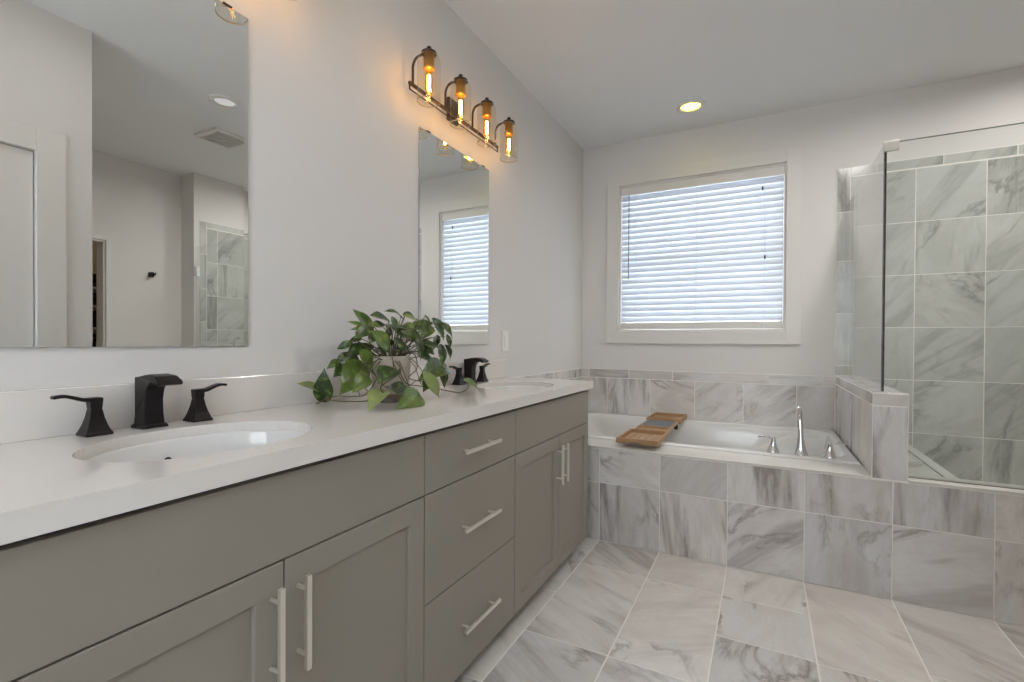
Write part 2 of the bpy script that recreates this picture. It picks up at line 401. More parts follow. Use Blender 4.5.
# tub front / knee wall / half wall
KY = -1.198
tf = MB(); tf.box(0, 1.757, KY, -1.02, 0, .512)
TF = struct(tf.build('wall_tub_front', GROUT))
gx = [.53+TP*k for k in range(-1, 8)]
frf = ((0, KY, 0), (1, 0, 0), (0, 0, 1), (0, -1, 0))
gxa = [0]+[x for x in gx if 0 < x < 1.757]+[1.757]
looks = {(2, 0): 'v', (3, 0): 'v', (4, 0): 'd', (5, 0): 'c', (2, 1): 'c', (3, 1): 'd', (4, 1): 'v', (5, 1): 'v'}
ktop = .512
allx = [0, .2045, .53, .8555, 1.181, 1.5065, 1.832, 2.1575, 2.483, 2.72]
lk = {(1, 0): 'v', (2, 0): 'v', (3, 0): 'v', (4, 0): 'd', (5, 0): 'c', (6, 0): 'c', (7, 0): 'c', (1, 1): 'v', (2, 1): 'c', (3, 1): 'd', (4, 1): 'v', (5, 1): 'v', (6, 1): 'v', (7, 1): 'v'}
tiles('tile_cladding', grid(allx, [.0, .3238, ktop-.001], lk), frf, MARB_W, TF, 'mix', 47)
WK = struct(MB().box(1.757, 2.72, KY, -1.07, 0, .512).build('wall_knee', GROUT))
kt = MB(); kt.box(1.884, 2.722, KY-.004, -1.066, .5125, .524); kt.build('curb_cap', LEDGE, WK, bevel=.002)
tiles('tile_cladding', grid([1.757, 1.832, 2.1575, 2.483, 2.72], [0, .229, .512]), ((0, -1.07, 0), (1, 0, 0), (0, 0, 1), (0, 1, 0)), MARB_S, WK, 'shower', 15)
HX0, HX1, HZ = 1.757, 1.882, .890
WH = struct(MB().box(HX0, HX1, KY, -G, .5125, HZ).box(HX0, HX1, -1.07, -G, 0, .5125).build('wall_half', GROUT))
tiles('tile_cladding', [(HX0, HX1, .516, .834, 'v'), (HX0, HX1, .836, HZ-.001, 'c')], frf, MARB_W, WH, 'mix', 66)
ycl = lines(KY, -.007, KY+.12, TP)
tiles('tile_cladding', [(q[0], q[1], q[2], q[3], 'v') for q in grid([KY, -.9, -.575, -.25, -.007], [.516, .834])] + grid([KY, -.87, -.55, -.22, -.007], [.836, HZ-.001]),
      ((HX0, 0, 0), (0, 1, 0), (0, 0, 1), (-1, 0, 0)), MARB_W, WH, 'mix', 71)
tiles('tile_cladding', grid([HX0, HX0+.0625, HX1], [KY, -.87, -.55, -.22, -.007]), ((0, 0, HZ), (1, 0, 0), (0, 1, 0), (0, 0, 1)), MARB_W, WH, 'mix', 81)
tiles('tile_cladding', grid(lines(-1.07, -.007, -.93, TP), [.0, .229, .554, .834, HZ-.001]), ((HX1, 0, 0), (0, 1, 0), (0, 0, 1), (1, 0, 0)), MARB_S, WH, 'shower', 83)
# low ledge inside the shower, against the half wall
LX = 2.112
EDGST = plain('ledge_edge_stone', srgb(196, 198, 194), .25, var=.08, bscale=14)
SB = struct(MB().box(HX1+.003, LX, -1.066, -.010, 0, .488).build('trim_3', GROUT))
tiles('tile_cladding', grid([HX1+.003, LX-.045], lines(-1.066, -.01, -.93, TP)), ((0, 0, .488), (1, 0, 0), (0, 1, 0), (0, 0, 1)), MARB_S, SB, 'shower', 91)
tiles('tile_cladding', grid(lines(-1.066, -.01, -.93, TP), [0, .229, .487]), ((LX, 0, 0), (0, 1, 0), (0, 0, 1), (1, 0, 0)), MARB_S, SB, 'shower', 93)
MB().box(LX-.044, LX+.004, -1.06, -.012, .4885, .500).build('ledge_edging', EDGST, SB, bevel=.002)
# tub deck ledge of pale stone
struct(MB().box(.0, HX0-.002, KY-.006, -.998, .5125, .524).build('trim_4', LEDGE, bevel=.0015))

# ---------------------------------------------------------------- window: casing, jambs, pane, blind
wn = struct(empty('window_1'))
cs = MB(); ox0, ox1, oz0, oz1 = .212, 1.557, 1.095, 2.441
cs.box(ox0, WX0, -.018, 0, oz0, oz1); cs.box(WX1, ox1, -.018, 0, oz0, oz1); cs.box(WX0, WX1, -.018, 0, oz0, WZ0); cs.box(WX0, WX1, -.018, 0, WZ1, oz1)
cs.build('casing', TRIM, wn, bevel=.0015)
jb = MB(); jb.box(WX0, WX0+.014, 0, .13, WZ0, WZ1); jb.box(WX1-.014, WX1, 0, .13, WZ0, WZ1); jb.box(WX0+.014, WX1-.014, 0, .13, WZ0, WZ0+.014); jb.box(WX0+.014, WX1-.014, 0, .13, WZ1-.014, WZ1)
jb.build('jamb', TRIM, wn, bevel=.001)
sa = MB(); a0, a1, c0, c1 = WX0+.014, WX1-.014, WZ0+.014, WZ1-.014; zm = (c0+c1)/2
for (p, q, s_, t) in ((a0, a0+.022, c0, c1), (a1-.022, a1, c0, c1), (a0+.022, a1-.022, c0, c0+.025), (a0+.022, a1-.022, c1-.022, c1), (a0+.022, a1-.022, zm-.012, zm+.012)): sa.box(p, q, .085, .12, s_, t)
sa.build('sash', TRIM, wn, bevel=.002)
MB().box(a0+.02, a1-.02, .10, .104, c0+.022, c1-.02).build('pane', WINGLASS, wn)
bl = empty('window_blind', (.8835, .036, WZ0+.014), 'closed white horizontal slat blind filling the window above the bathtub', 'blind')
def blp(mb, name, mat, **k):
    mb.v = [(v[0]-.8835, v[1]-.036, v[2]-WZ0-.014) for v in mb.v]; return mb.build(name, mat, bl, **k)
b0, b1 = a0+.0015, a1-.0015
blp(MB().box(b0, b1, .004, .012, 2.262, 2.325).box(b0, b1, .014, .062, 2.275, 2.325), 'headrail', TRIM, bevel=.0015)
sl = MB(); PITCHS = .0437; ns = 23; ang = math.radians(70)
for k in range(ns):
    zc = 2.247-k*PITCHS; prof = []
    for j in range(7):
        t = (j/6-.5)*.0508; crown = .0048*(1-(2*(j/6-.5))**2)
        yy = .036 + t*math.cos(ang) - crown*math.sin(ang); zz = zc - t*math.sin(ang)*-1 - crown*math.cos(ang)
        prof.append((yy, zz))
    top = [[(x, y, z) for (y, z) in prof] + [(x, y+.0016, z-.0008) for (y, z) in reversed(prof)] for x in (b0, b1)]
    sl.rings(top, 0, False)
blp(sl, 'slats', SLAT)
blp(MB().box(b0, b1, .026, .048, WZ0+.018, WZ0+.070), 'bottom_rail', TRIM, bevel=.003)
co = MB()
for x in (b0+.115, .8835, b1-.115):
    co.box(x-.0015, x+.0015, .0065, .0078, WZ0+.03, 2.262); co.box(x-.005, x+.005, .012, .019, WZ0+.0165, WZ0+.034)
for x in (b1-.13, b1-.108): co.tube([(x, .004, 2.26), (x, .004, 1.73)], .0009, 6)
blp(co, 'ladder_cord', SLAT)
wd = MB(); wd.tube([(b0+.062, .0, 2.27), (b0+.062, -.003, 1.60)], .0035, 8)
blp(wd, 'tilt_wand', plain('grey_wand', srgb(120, 124, 130), .3))
ts = MB()
tsm = plain('grey_tassel', srgb(96, 98, 104), .5)
for (x, z) in ((b1-.13, 2.20), (b1-.112, 1.72)): blp(MB().lathe([(.003, .0), (.006, .004), (.006, .022), (.002, .03)], (x, .0, z-.03), 8), 'cord_tassel', tsm)

# ---------------------------------------------------------------- recessed ceiling lights plus added unseen fill lights, vent
LENS = {}
def can(i, x, y, s):
    lab = ['lit recessed ceiling light above the window and bathtub', 'added ceiling fill light in the aisle beside the vanity, out of the picture above',
           'round recessed ceiling light beside the square vent, seen in the left mirror', 'added unseen ceiling fill light inside the shower', 'added ceiling fill light in front of the shower glass, out of the picture above'][i]
    e = empty('recessed_or_fill_light', (x, y, CEIL), lab, 'ceiling light', 'recessed ceiling lights')
    MB().lathe([(.060, -.001), (.066, -.012), (.094, -.006), (.095, -.0005)], n=40, cap0=False, cap1=False).build('trim_ring', TRIM, e)
    key = s
    if key not in LENS: LENS[key] = emis('lamp_or_fill_lens_glow', (1.0, .86, .09) if i == 0 else (1.0, .965, .93), s)  # shared by the real lamps and the added fill lights
    MB().lathe([(.0, -.003), (.061, -.003), (.061, -.0025), (0, -.0025)], n=32, cap0=False, cap1=False).build('lens', LENS[key], e)
for i, (x, y, s) in enumerate(CAN_SPOTS): can(i, x, y, s)
v = empty('ceiling_vent', (2.45, -1.50, CEIL), 'square white louvred exhaust vent on the ceiling, seen in the left mirror', 'vent')
vb = MB(); vb.box(-.14, .14, -.14, -.115, -.022, -.0005); vb.box(-.14, .14, .115, .14, -.022, -.0005); vb.box(-.14, -.115, -.115, .115, -.022, -.0005); vb.box(.115, .14, -.115, .115, -.022, -.0005)
vb.build('frame', TRIM, v, bevel=.004)
lv = MB()
for k in range(11): lv.box(-.114, .114, -.105+.021*k-.003, -.105+.021*k+.003, -.018, -.004)
lv.build('louvre', TRIM, v)
MB().box(-.114, .114, -.114, .114, -.0035, -.0005).build('backing', plain('vent_shadow_grey', srgb(120, 118, 116), .8), v)

# ---------------------------------------------------------------- closet beyond the far doorway
CW = plain('closet_beige_paint', srgb(214, 200, 172), .8)
cl = MB(); cl.box(3.81, 5.0, -3.0, -2.9, 0, CEIL); cl.box(3.81, 5.0, -.9, -.8, 0, CEIL); cl.box(4.9, 5.0, -2.9, -.9, 0, CEIL); cl.box(3.81, 5.0, -3.0, -.8, CEIL, CEIL+.1); cl.box(3.81, 5.0, -3.0, -.8, -.1, 0)
struct(cl.build('wall_closet', CW))
cu = empty('closet_shelving', (4.72, -1.5, 0), 'open white shelving with dark clothes inside the closet, seen in the left mirror', 'shelving')
for ys_ in (-.55, .53): MB().box(-.17, .17, ys_, ys_+.02, 0, 1.95).build('side_panel', TRIM, cu, bevel=.002)
SHZ = [.25, .62, .98, 1.22, 1.44, 1.62]
for z in SHZ: MB().box(-.17, .17, -.529, .529, z-.018, z).build('shelf', TRIM, cu, bevel=.002)
cols = [srgb(38, 42, 58), srgb(24, 26, 34), srgb(56, 60, 74), srgb(70, 50, 38), srgb(150, 124, 96)]
cmat = [plain('folded_cloth_%s' % n, c, .9, bump=.5, bscale=60) for n, c in zip(('navy', 'black', 'slate', 'brown', 'tan'), cols)]
names_c = ['navy', 'black', 'slate grey', 'brown', 'tan']
tops = ['lowest', 'second', 'third', 'fourth', 'fifth', 'top']
hts = [.30, .30, .18, .17, .13, .14]
for si, z in enumerate(SHZ):
    for k, yy in enumerate((-.40, -.13, .14, .40)):
        ci = (si*2+k*3) % 3 if si < 5 else (3, 4, 3, 1)[k]
        mb = MB(); h = hts[si]; nl = max(2, int(h/.04))
        for q in range(nl):
            w_ = .115+.008*math.sin(q*2.3+k); hh = h/nl
            mb.box(-.14+.004*math.sin(q*3), .15, -w_, w_, q*hh, (q+.94)*hh)
        o = mb.build('folded_clothes', cmat[ci], loc=(4.72, -1.5+yy, z+.0005), bevel=.008)
        tag(o, '%s folded clothes on the %s closet shelf, %s pile from the left' % (names_c[ci], tops[si], ('first', 'second', 'third', 'fourth')[k]), 'clothes', 'folded clothes in the closet')
ce = empty('closet_light', (4.3, -1.6, CEIL), 'round warm ceiling light inside the closet beyond the doorway', 'ceiling light')
MB().lathe([(.13, 0), (.13, -.02), (.12, -.03)], n=32).build('base', TRIM, ce)
MB().lathe([(.115, -.031), (.11, -.06), (.08, -.08), (0.0, -.085)], n=32, cap0=False, cap1=False).build('dome', emis('closet_lamp_dome', (1, .82, .55), 5), ce)
# robe hook on the far wall
hk = empty('robe_hook', (3.69, -1.41, 1.70), 'small black double robe hook on the bare wall, seen in the left mirror', 'hook')
MB().box(-.010, 0, -.022, .022, -.022, .022).build('plate', BLACKM, hk, bevel=.002)
MB().lathe([(.008, -.01), (.008, -.035), (.020, -.037), (.022, -.048)], (0, -.012, 0), 16, axis='x').tube([(-.012, .012, 0), (-.04, .014, -.004), (-.052, .014, .016)], .006, 8).build('peg', BLACKM, hk)

# ---------------------------------------------------------------- shower glass
SX, SY = 1.802, -1.130
sp = empty('shower_side_glass', (SX, -.57, HZ+.0016), 'clear frameless glass panel standing on the half wall beside the tub', 'glass panel')
MB().box(-.005, .005, -.56, .562-.008+.004, .001, 1.985-HZ).build('pane', SHGLASS, sp)
MB().box(-.0052, .0052, -.565, -.5603, .001, 1.985-HZ).build('polished_edge', EDGEG, sp)
fp = empty('shower_front_glass', (2.28, SY, .5245), 'clear frameless front glass panel of the shower standing on the knee wall', 'glass panel')
fz = 1.985-.5245; n0 = HX1+.004-2.28; s0 = SX-.005-2.28
mb = MB(); pts = [(n0, .003), (.43, .003), (.43, fz), (s0, fz), (s0, HZ+.003-.5245), (n0, HZ+.003-.5245)]
mb.rings([[(x, y-.005-.011, z) for x, z in pts] for y in (-.005, .005)], 0, False)
mb.build('pane', SHGLASS, fp)
MB().box(s0, .43, -.0215, -.0105, fz+.0003, fz+.002).build('polished_edge', plain('pale_glass_edge', srgb(120, 130, 124), .2), fp)
MB().box(s0-.004, s0+.05, -.026, -.006, fz-.035, fz+.006).build('corner_clip', NICKEL, fp, bevel=.001)
MB().box(n0, .43, -.022, -.010, .0, .004).build('sill_channel', plain('clear_seal', srgb(150, 148, 140), .3), fp)
dr = empty('shower_door', (3.09, SY-.016, .03), 'clear glass shower door hinged on the tiled end wall, seen in the left mirror', 'shower door')
MB().box(-.355, .365, -.005, .005, 0, 1.955).build('pane', SHGLASS, dr)
for z in (.25, 1.72): MB().box(.325, .382, -.016, .016, z-.045, z+.045).build('hinge', CHROME, dr, bevel=.002)
MB().tube([(-.30, -.006, .85), (-.30, -.05, .86), (-.30, -.05, 1.08), (-.30, -.006, 1.09)], .009, 10).build('handle', CHROME, dr)

# ---------------------------------------------------------------- bathtub
def smst(a, b, x):
    t = min(1, max(0, (x-a)/(b-a))); return t*t*(3-2*t)
tb0, tb1, tc0, tc1 = .010, 1.749, -1.0, -.011
def tub_z(x, y):
    hx0, hx1, hy0, hy1, rad = .085, 1.705, -.945, -.090, .12
    cx, cy = (hx0+hx1)/2, (hy0+hy1)/2
    qx, qy = abs(x-cx)-(hx1-hx0)/2+rad, abs(y-cy)-(hy1-hy0)/2+rad
    sd = -(math.hypot(max(qx, 0), max(qy, 0))+min(max(qx, qy), 0)-rad)
    z = .536
    if sd > 0:
        run = .085 if y > -.9 or x < 1.4 else .06
        slope = .30 if x < .42 else .10
        z = .536-.016*smst(0, .018, sd)-.34*smst(.008, run, sd)-.05*smst(.08, .16, sd)
        z = max(z, .536-.02*smst(0, .02, sd)-max(0, (x-.085))*1.15 if x < .5 else -1)
        # arm rest swooping up to the right end along the back
        if y > -.30:
            top = .30+.215*smst(1.10, 1.50, x)
            dback = hy1-y
            arm = top-.35*smst(.075, .20, dback)-.02*smst(0, .08, dback)
            if x > 1.12: z = max(z, min(arm, .518))
    e = min(x-tb0, tb1-x, y-tc0, tc1-y)
    z -= .008*(1-smst(0, .010, e))
    return z
nx, ny = 174, 100
vs_ = []; fs_ = []
for j in range(ny+1):
    for i in range(nx+1):
        x = tb0+(tb1-tb0)*i/nx; y = tc0+(tc1-tc0)*j/ny; vs_.append((x, y, tub_z(x, y)))
for j in range(ny):
    for i in range(nx):
        a = j*(nx+1)+i; fs_.append((a, a+1, a+nx+2, a+nx+1))
t = MB(); t.add(vs_, fs_, 0, True)
border = [(i, 0) for i in range(nx+1)]+[(nx, j) for j in range(1, ny+1)]+[(i, ny) for i in range(nx-1, -1, -1)]+[(0, j) for j in range(ny-1, 0, -1)]
top = [vs_[j*(nx+1)+i] for i, j in border]; n_ = len(top)
t.add(top+[(p[0], p[1], .5245 if p[1] < -.99 else .40) for p in top], [(k, (k+1) % n_, n_+(k+1) % n_, n_+k) for k in range(n_)])
tub = t.build('bathtub', ACRYL)
tag(tub, 'white built-in drop-in bathtub in the marble-tiled deck under the window', 'bathtub')
dd = MB(); dd.lathe([(0, 0), (.034, 0), (.036, .003), (.02, .007), (0, .007)], (1.42, -.5, .1465), 24, cap0=False, cap1=False)
dd.build('drain', CHROME, tub)
# tub filler
tfl = empty('tub_faucet', (1.505, -.952, .5365), 'tall chrome three-piece deck-mounted tub faucet on the front tub rim', 'faucet')
sp_ = MB()
path = smooth_path([(0, 0, .0), (0, 0, .03), (-.001, .003, .08), (-.003, .010, .14), (-.005, .024, .195), (-.006, .055, .226), (-.006, .095, .230), (-.006, .13, .216)], 5)
sp_.tube(path, [.033-.0215*smst(0, .62, (k/(len(path)-1))**.62) if k else .033 for k in range(len(path))], 20)
sp_.build('spout', CHROME, tfl)
for s in (-1, 1):
    h = MB(); h.lathe([(.0285, 0), (.0285, .003), (.026, .009), (.020, .024), (.0145, .042), (.0120, .055), (.0115, .065), (.012, .072), (.008, .078)], n=20)
    lev = smooth_path([(0, 0, .07), (s*.03, .0, .078), (s*.055, .005, .076), (s*.072, .008, .073)], 5)
    h.sweep_rect([(p, Vector((0, .0085, 0)), Vector((0, 0, .0035))) for p in lev], 0)
    h.build('handle', CHROME, tfl, loc=(s*.1235, .004, 0), bevel=.0015)

# bamboo bath tray across the tub
tray = empty('bath_tray', (.716, -.63, .5500), 'wooden three-section bath tray lying across the tub, with a dark grey insert', 'bath tray')
def tray_frame(x0, x1, y0, y1, z0, h, notch=False, floor=True):
    mb = MB(); w = .012
    mb.box(x0, x0+w, y0, y1, z0, z0+h).box(x1-w, x1, y0, y1, z0, z0+h)
    for (a, b) in ((y0, y0+w), (y1-w, y1)):
        if notch and a == y0:
            n = 16; rg = []
            for k in range(n+1):
                x = x0+w+(x1-x0-2*w)*k/n; u = abs(k/n-.42); lo = z0+(.010*(1-smst(.05, .30, u)))
                rg.append([(x, a, lo), (x, b, lo), (x, b, z0+h), (x, a, z0+h)])
            mb.rings(rg, 0, False)
        else: mb.box(x0+w, x1-w, a, b, z0, z0+h)
    if floor:
        n = 5; ww = (x1-x0-2*w)/n
        for k in range(n): mb.box(x0+w+ww*k+.002, x0+w+ww*(k+1)-.002, y0+w, y1-w, z0+.003, z0+.008)
    return mb
tray_frame(-.102, .124, -.545, -.225, .0, .028, True).build('near_tray', BAMBOO, tray, bevel=.0015)
tray_frame(-.106, .124, .250, .555, .0, .028, True).build('far_tray', BAMBOO, tray, bevel=.0015)
m_ = tray_frame(-.090, .110, -.215, .24, .004, .018, False); m_.box(-.077, .097, -.06, -.045, .006, .024)
m_.build('middle_frame', BAMBOO, tray, bevel=.0015)
MB().box(-.077, .097, -.035, .20, .016, .022).build('dark_insert', plain('slate_grey_insert', srgb(92, 98, 106), .5), tray, bevel=.001)
sr = MB(); n = 14; rg = []
for k in range(n+1):
    x = -.086+.19*k/n; hgt = .024+.014*math.sin(PI*k/n)**.6
    rg.append([(x, .215, .012), (x, .230, .012), (x, .232, hgt), (x, .217, hgt)])
sr.rings(rg, 0, False); sr.build('book_rest', BAMBOO, tray, bevel=.001)
MB().lathe([(.011, -.028), (.013, -.02), (.013, .0042)], (.100, .20, .0), 14).build('rubber_foot', BLACKM, tray)
for fx in (-.085, .10):
    for fy in (-.345, .545): MB().lathe([(.008, -.0137), (.009, -.012), (.009, .0005)], (fx, fy, 0), 12).build('rubber_foot', BLACKM, tray)

# ---------------------------------------------------------------- vanity cabinets
XB, XF_ = .499, .519
CT, CBOT = .8506, .0809
def front(mb, y0, y1, z0, z1): return mb.box(XB+.0012, XF_, y0+.0019, y1-.0019, z0+.0019, z1-.0019)
def shaker(y0, y1, z0, z1, st=.058):
    y0 += .0019; y1 -= .0019; z0 += .0019; z1 -= .0019
    mb = MB(); a = XB+.0012
    # outer slab ring and recessed centre in one closed shell
    o = [(y0, z0), (y1, z0), (y1, z1), (y0, z1)]; i_ = [(y0+st, z0+st), (y1-st, z0+st), (y1-st, z1-st), (y0+st, z1-st)]
    j_ = [(p[0]+s1*.0008, p[1]+s2*.0008) for p, (s1, s2) in zip(i_, ((1, 1), (-1, 1), (-1, -1), (1, -1)))]
    mb.rings([[(a, p[0], p[1]) for p in o], [(XF_, p[0], p[1]) for p in o], [(XF_, p[0], p[1]) for p in i_], [(XF_-.009, p[0], p[1]) for p in j_]], 0, False)
    return mb
def pull_v(parent, y, z0, z1):
    mb = MB(); mb.box(XF_+.026, XF_+.036, y-.0055, y+.0055, z0, z1)
    for z in (z0+.028, z1-.028): mb.lathe([(.0045, XF_), (.0045, XF_+.027)], (0, y, z), 10, axis='x')
    return mb.build('handle', NICKEL, parent, bevel=.0012)
def pull_h(parent, y0, y1, z):
    mb = MB(); mb.box(XF_+.026, XF_+.036, y0, y1, z-.0055, z+.0055)
    for y in (y0+.03, y1-.03): mb.lathe([(.0045, XF_), (.0045, XF_+.027)], (0, y, z), 10, axis='x')
    return mb.build('handle', NICKEL, parent, bevel=.0012)
def carcass(e, y0, y1, end=None):
    mb = MB(); a, b, t_ = y0+.0008, y1-.0008, .016
    mb.box(.003, XB-.001, a, a+t_, CBOT+.004, CT).box(.003, XB-.001, b-t_, b, CBOT+.004, CT).box(.003, XB-.001, a+t_, b-t_, CBOT+.004, CBOT+.02).box(.003, .012, a+t_, b-t_, CBOT+.02, CT)
    mb.box(XB-.001, XB, a, b, CBOT+.004, CT, 1)  # thin front sheet coloured dark as the shade between fronts
    mb.box(.003, .43, a, b, .002, CBOT+.004)
    mb.build('carcass', [CAB, GAP_SHADE], e)
def sink_base(y0, y1, ys, label, zs, hz):
    e = empty('sink_cabinet', (0, 0, 0), label, 'cabinet')
    carcass(e, y0, y1)
    front(MB(), y0, y1, .6835, CT).build('false_front', CAB, e, bevel=.0015)
    for k, (a, b) in enumerate(((y0, ys), (ys, y1))):
        d_ = shaker(a, b, CBOT, .6835).build('door', CAB, e, bevel=.0012, seg=1)
        pull_v(d_, ys+(-hz if k == 0 else hz), zs[0], zs[1])
    return e
Y0, Y1, Y2, Y3 = -3.607, -2.744, -2.206, -1.3665
sink_base(Y0, Y1, -3.1756, 'grey two-door sink cabinet under the left sink, nearest the camera', (.463, .648), .0295)
sink_base(Y2, Y3, -1.7726, 'grey two-door sink cabinet under the right sink, beside the bathtub', (.470, .646), .031)
e = empty('drawer_cabinet', (0, 0, 0), 'grey three-drawer cabinet between the two sink cabinets', 'cabinet'); carcass(e, Y1, Y2)
for (z0, z1, hz) in ((.6835, CT, .772), (.3799, .6835, .536), (CBOT, .3799, .231)):
    d_ = front(MB(), Y1, Y2, z0, z1).build('drawer', CAB, e, bevel=.0015)
    pull_h(d_, -2.587, -2.371, hz)
fo = MB(); fo.box(.43, .497, Y3-.022, Y3-.002, .002, CBOT+.002)

# countertop with two oval cut-outs
SINKS = [(.300, -3.19), (.300, -1.785)]
AX, AY = .172, .218
CX1, CY0, CY1 = .539, -3.625, -1.350
bm = bmesh.new(); N = 64
def face(pts): 
    try: bm.faces.new([bm.verts.new((p[0], p[1], .9)) for p in pts])
    except ValueError: pass
ycur = CY0
for (sx, sy) in SINKS:
    ya, yb = sy-.26, sy+.26; x0, x1 = .001, CX1
    face([(x0, ycur), (x1, ycur), (x1, ya), (x0, ya)]); ycur = yb
    angs = sorted(set([round(2*PI*k/N, 6) for k in range(N)]+[round(math.atan2(cy_, cx_) % (2*PI), 6) for cx_, cy_ in ((x0-sx, -.26), (x1-sx, -.26), (x1-sx, .26), (x0-sx, .26))]))
    def onrect(a):
        dx, dy = math.cos(a), math.sin(a); ts = []
        if dx > 1e-9: ts.append((x1-sx)/dx)
        if dx < -1e-9: ts.append((x0-sx)/dx)
        if dy > 1e-9: ts.append(.26/dy)
        if dy < -1e-9: ts.append(-.26/dy)
        t_ = min(ts); return (sx+dx*t_, sy+dy*t_)
    def onell(a): 
        k = 1/math.sqrt((math.cos(a)/AX)**2+(math.sin(a)/AY)**2); return (sx+math.cos(a)*k, sy+math.sin(a)*k)
    for i in range(len(angs)):
        a, b = angs[i], angs[(i+1) % len(angs)]
        face([onell(a), onrect(a), onrect(b), onell(b)])
face([(.001, ycur), (CX1, ycur), (CX1, CY1), (.001, CY1)])
bmesh.ops.remove_doubles(bm, verts=bm.verts, dist=1e-5)
bmesh.ops.recalc_face_normals(bm, faces=bm.faces)
ex = bmesh.ops.extrude_face_region(bm, geom=list(bm.faces))
bmesh.ops.translate(bm, verts=[g for g in ex['geom'] if isinstance(g, bmesh.types.BMVert)], vec=(0, 0, -.038))
bmesh.ops.recalc_face_normals(bm, faces=bm.faces)
me = bpy.data.meshes.new('countertop'); bm.to_mesh(me); bm.free(); me.materials.append(QUARTZ)
ct = bpy.data.objects.new('countertop', me); C.objects.link(ct)
bv = ct.modifiers.new('edge', 'BEVEL'); bv.width = .003; bv.segments = 2; bv.limit_method = 'ANGLE'; bv.angle_limit = .9
tag(ct, 'long white quartz countertop over the grey vanity cabinets', 'countertop')
MB().box(.001, .020, CY0, CY1-.0, .8998, 1.0014).build('backsplash', QUARTZ, ct, bevel=.002)
for k, (sx, sy) in enumerate(SINKS):
    e = empty('sink', (sx, sy, .861), 'white oval undermount sink set in the countertop %s' % ('below the large left mirror, nearest the camera' if k == 0 else 'at the far end, near the bathtub'), 'sink')
    prof = [(.1, -.160), (.42, -.153), (.70, -.138), (.88, -.110), (.965, -.060), (.984, -.02), (.984, .0165), (.976, .0175), (.962, .012), (.945, -.02), (.905, -.062), (.82, -.10), (.64, -.128), (.38, -.142), (.10, -.147)]
    mb = MB(); mb.rings([[(AX*s_*math.cos(2*PI*j/64), AY*s_*math.sin(2*PI*j/64), h) for j in range(64)] for s_, h in prof], 0, True, True, True)
    mb.build('bowl', PORC, e)
    MB().lathe([(0, -.1465), (.022, -.1465), (.024, -.144), (.021, -.1425), (0, -.1415)], n=24, cap0=False, cap1=False).build('drain', BRONZE, e)
    MB().lathe([(0, 0), (.008, 0), (.009, .002), (0, .003)], (-AX*.93, 0, -.030), 14, axis='x', cap0=False, cap1=False).build('overflow_hole', BRONZE, e)

# bronze widespread faucets
def faucet(x, y, label):
    e = empty('sink_faucet', (x, y, .9003), label, 'faucet')
    prof = [(-.024, .006), (-.0225, .03), (-.024, .06), (-.026, .117), (-.010, .1185), (.014, .123), (.042, .126), (.070, .122), (.088, .112), (.092, .104), (.085, .101),
            (.066, .106), (.048, .106), (.034, .100), (.025, .088), (.020, .066), (.0185, .035), (.022, .006)]
    def wd(px, pz): return .0225-.003*smst(.0, .06, pz)+(.006*smst(.03, .09, px))
    mb = MB(); mb.rings([[(px, s_*wd(px, pz), pz) for px, pz in prof] for s_ in (-1, 1)], 0, False)
    mb.build('spout', BRONZE, e, bevel=.0022)
    mb = MB()
    mb.rings([[(sx_*h, sy_*h*1.02, z) for sx_, sy_ in ((-1, -1), (1, -1), (1, 1), (-1, 1))] for h, z in ((.0265, 0), (.0265, .004), (.0240, .008), (.0230, .0085))], 0, False)
    mb.build('spout_base', BRONZE, e, bevel=.001)
    for s_ in (-1, 1):
        mb = MB()
        mb.rings([[(a*h, b*h, z) for a, b in ((-1, -1), (1, -1), (1, 1), (-1, 1))] for h, z in ((.0240, 0), (.0240, .005), (.0215, .009), (.0170, .022), (.0130, .038), (.0105, .054), (.0095, .056), (.0105, .060), (.0115, .078), (.0105, .080))], 0, False)
        lev = smooth_path([(0, s_*-.004, .076), (0, s_*.018, .0765), (0, s_*.034, .082), (0, s_*.052, .0875), (0, s_*.070, .086)], 5)
        n = len(lev)
        mb.sweep_rect([(p, Vector((.0115-.003*k/n, 0, 0)), Vector((0, 0, .0045-.0014*k/n))) for k, p in enumerate(lev)], 0)
        mb.build('handle', BRONZE, e, loc=(.004, s_*.106, 0), bevel=.0014)
    return e
faucet(.060, -3.187, 'oil-rubbed bronze two-handle faucet behind the left sink, nearest the camera')
faucet(.060, -1.800, 'oil-rubbed bronze two-handle faucet behind the far right sink, partly behind the plant')

# ---------------------------------------------------------------- mirrors
def mirror(y0, y1, label):
    z0, z1 = 1.088, 2.030; yc, zc = (y0+y1)/2, (z0+z1)/2
    e = empty('wall_mirror', (0, yc, z0), label, 'mirror')
    b = .012; o = [(y0, z0), (y1, z0), (y1, z1), (y0, z1)]; i_ = [(y0+b, z0+b), (y1-b, z0+b), (y1-b, z1-b), (y0+b, z1-b)]
    L_ = lambda lst, x: [(x, p[0]-yc, p[1]-z0) for p in lst]
    mb = MB(); mb.rings([L_(o, .002), L_(o, .0085), L_(i_, .0088)], 0, False, True, True); mb.m = [1]*len(mb.f)
    for k, f in enumerate(mb.f):
        if k >= 4: mb.m[k] = 0
    mb.m[-2] = 1
    mb.build('mirror_panel', [MIRROR, MEDGE], e)
    for yy in (y0+.06, y1-.06): MB().box(.0005, .0115, yy-yc-.012, yy-yc+.012, z1-z0+.0003, z1-z0+.004).build('clip', BLACKM, e)
    return e
mirror(-3.512, -2.911, 'large frameless rectangular mirror above the left sink, cut by the left picture edge')
mirror(-2.130, -1.541, 'narrow-looking frameless mirror above the far right sink, reflecting the window blind')

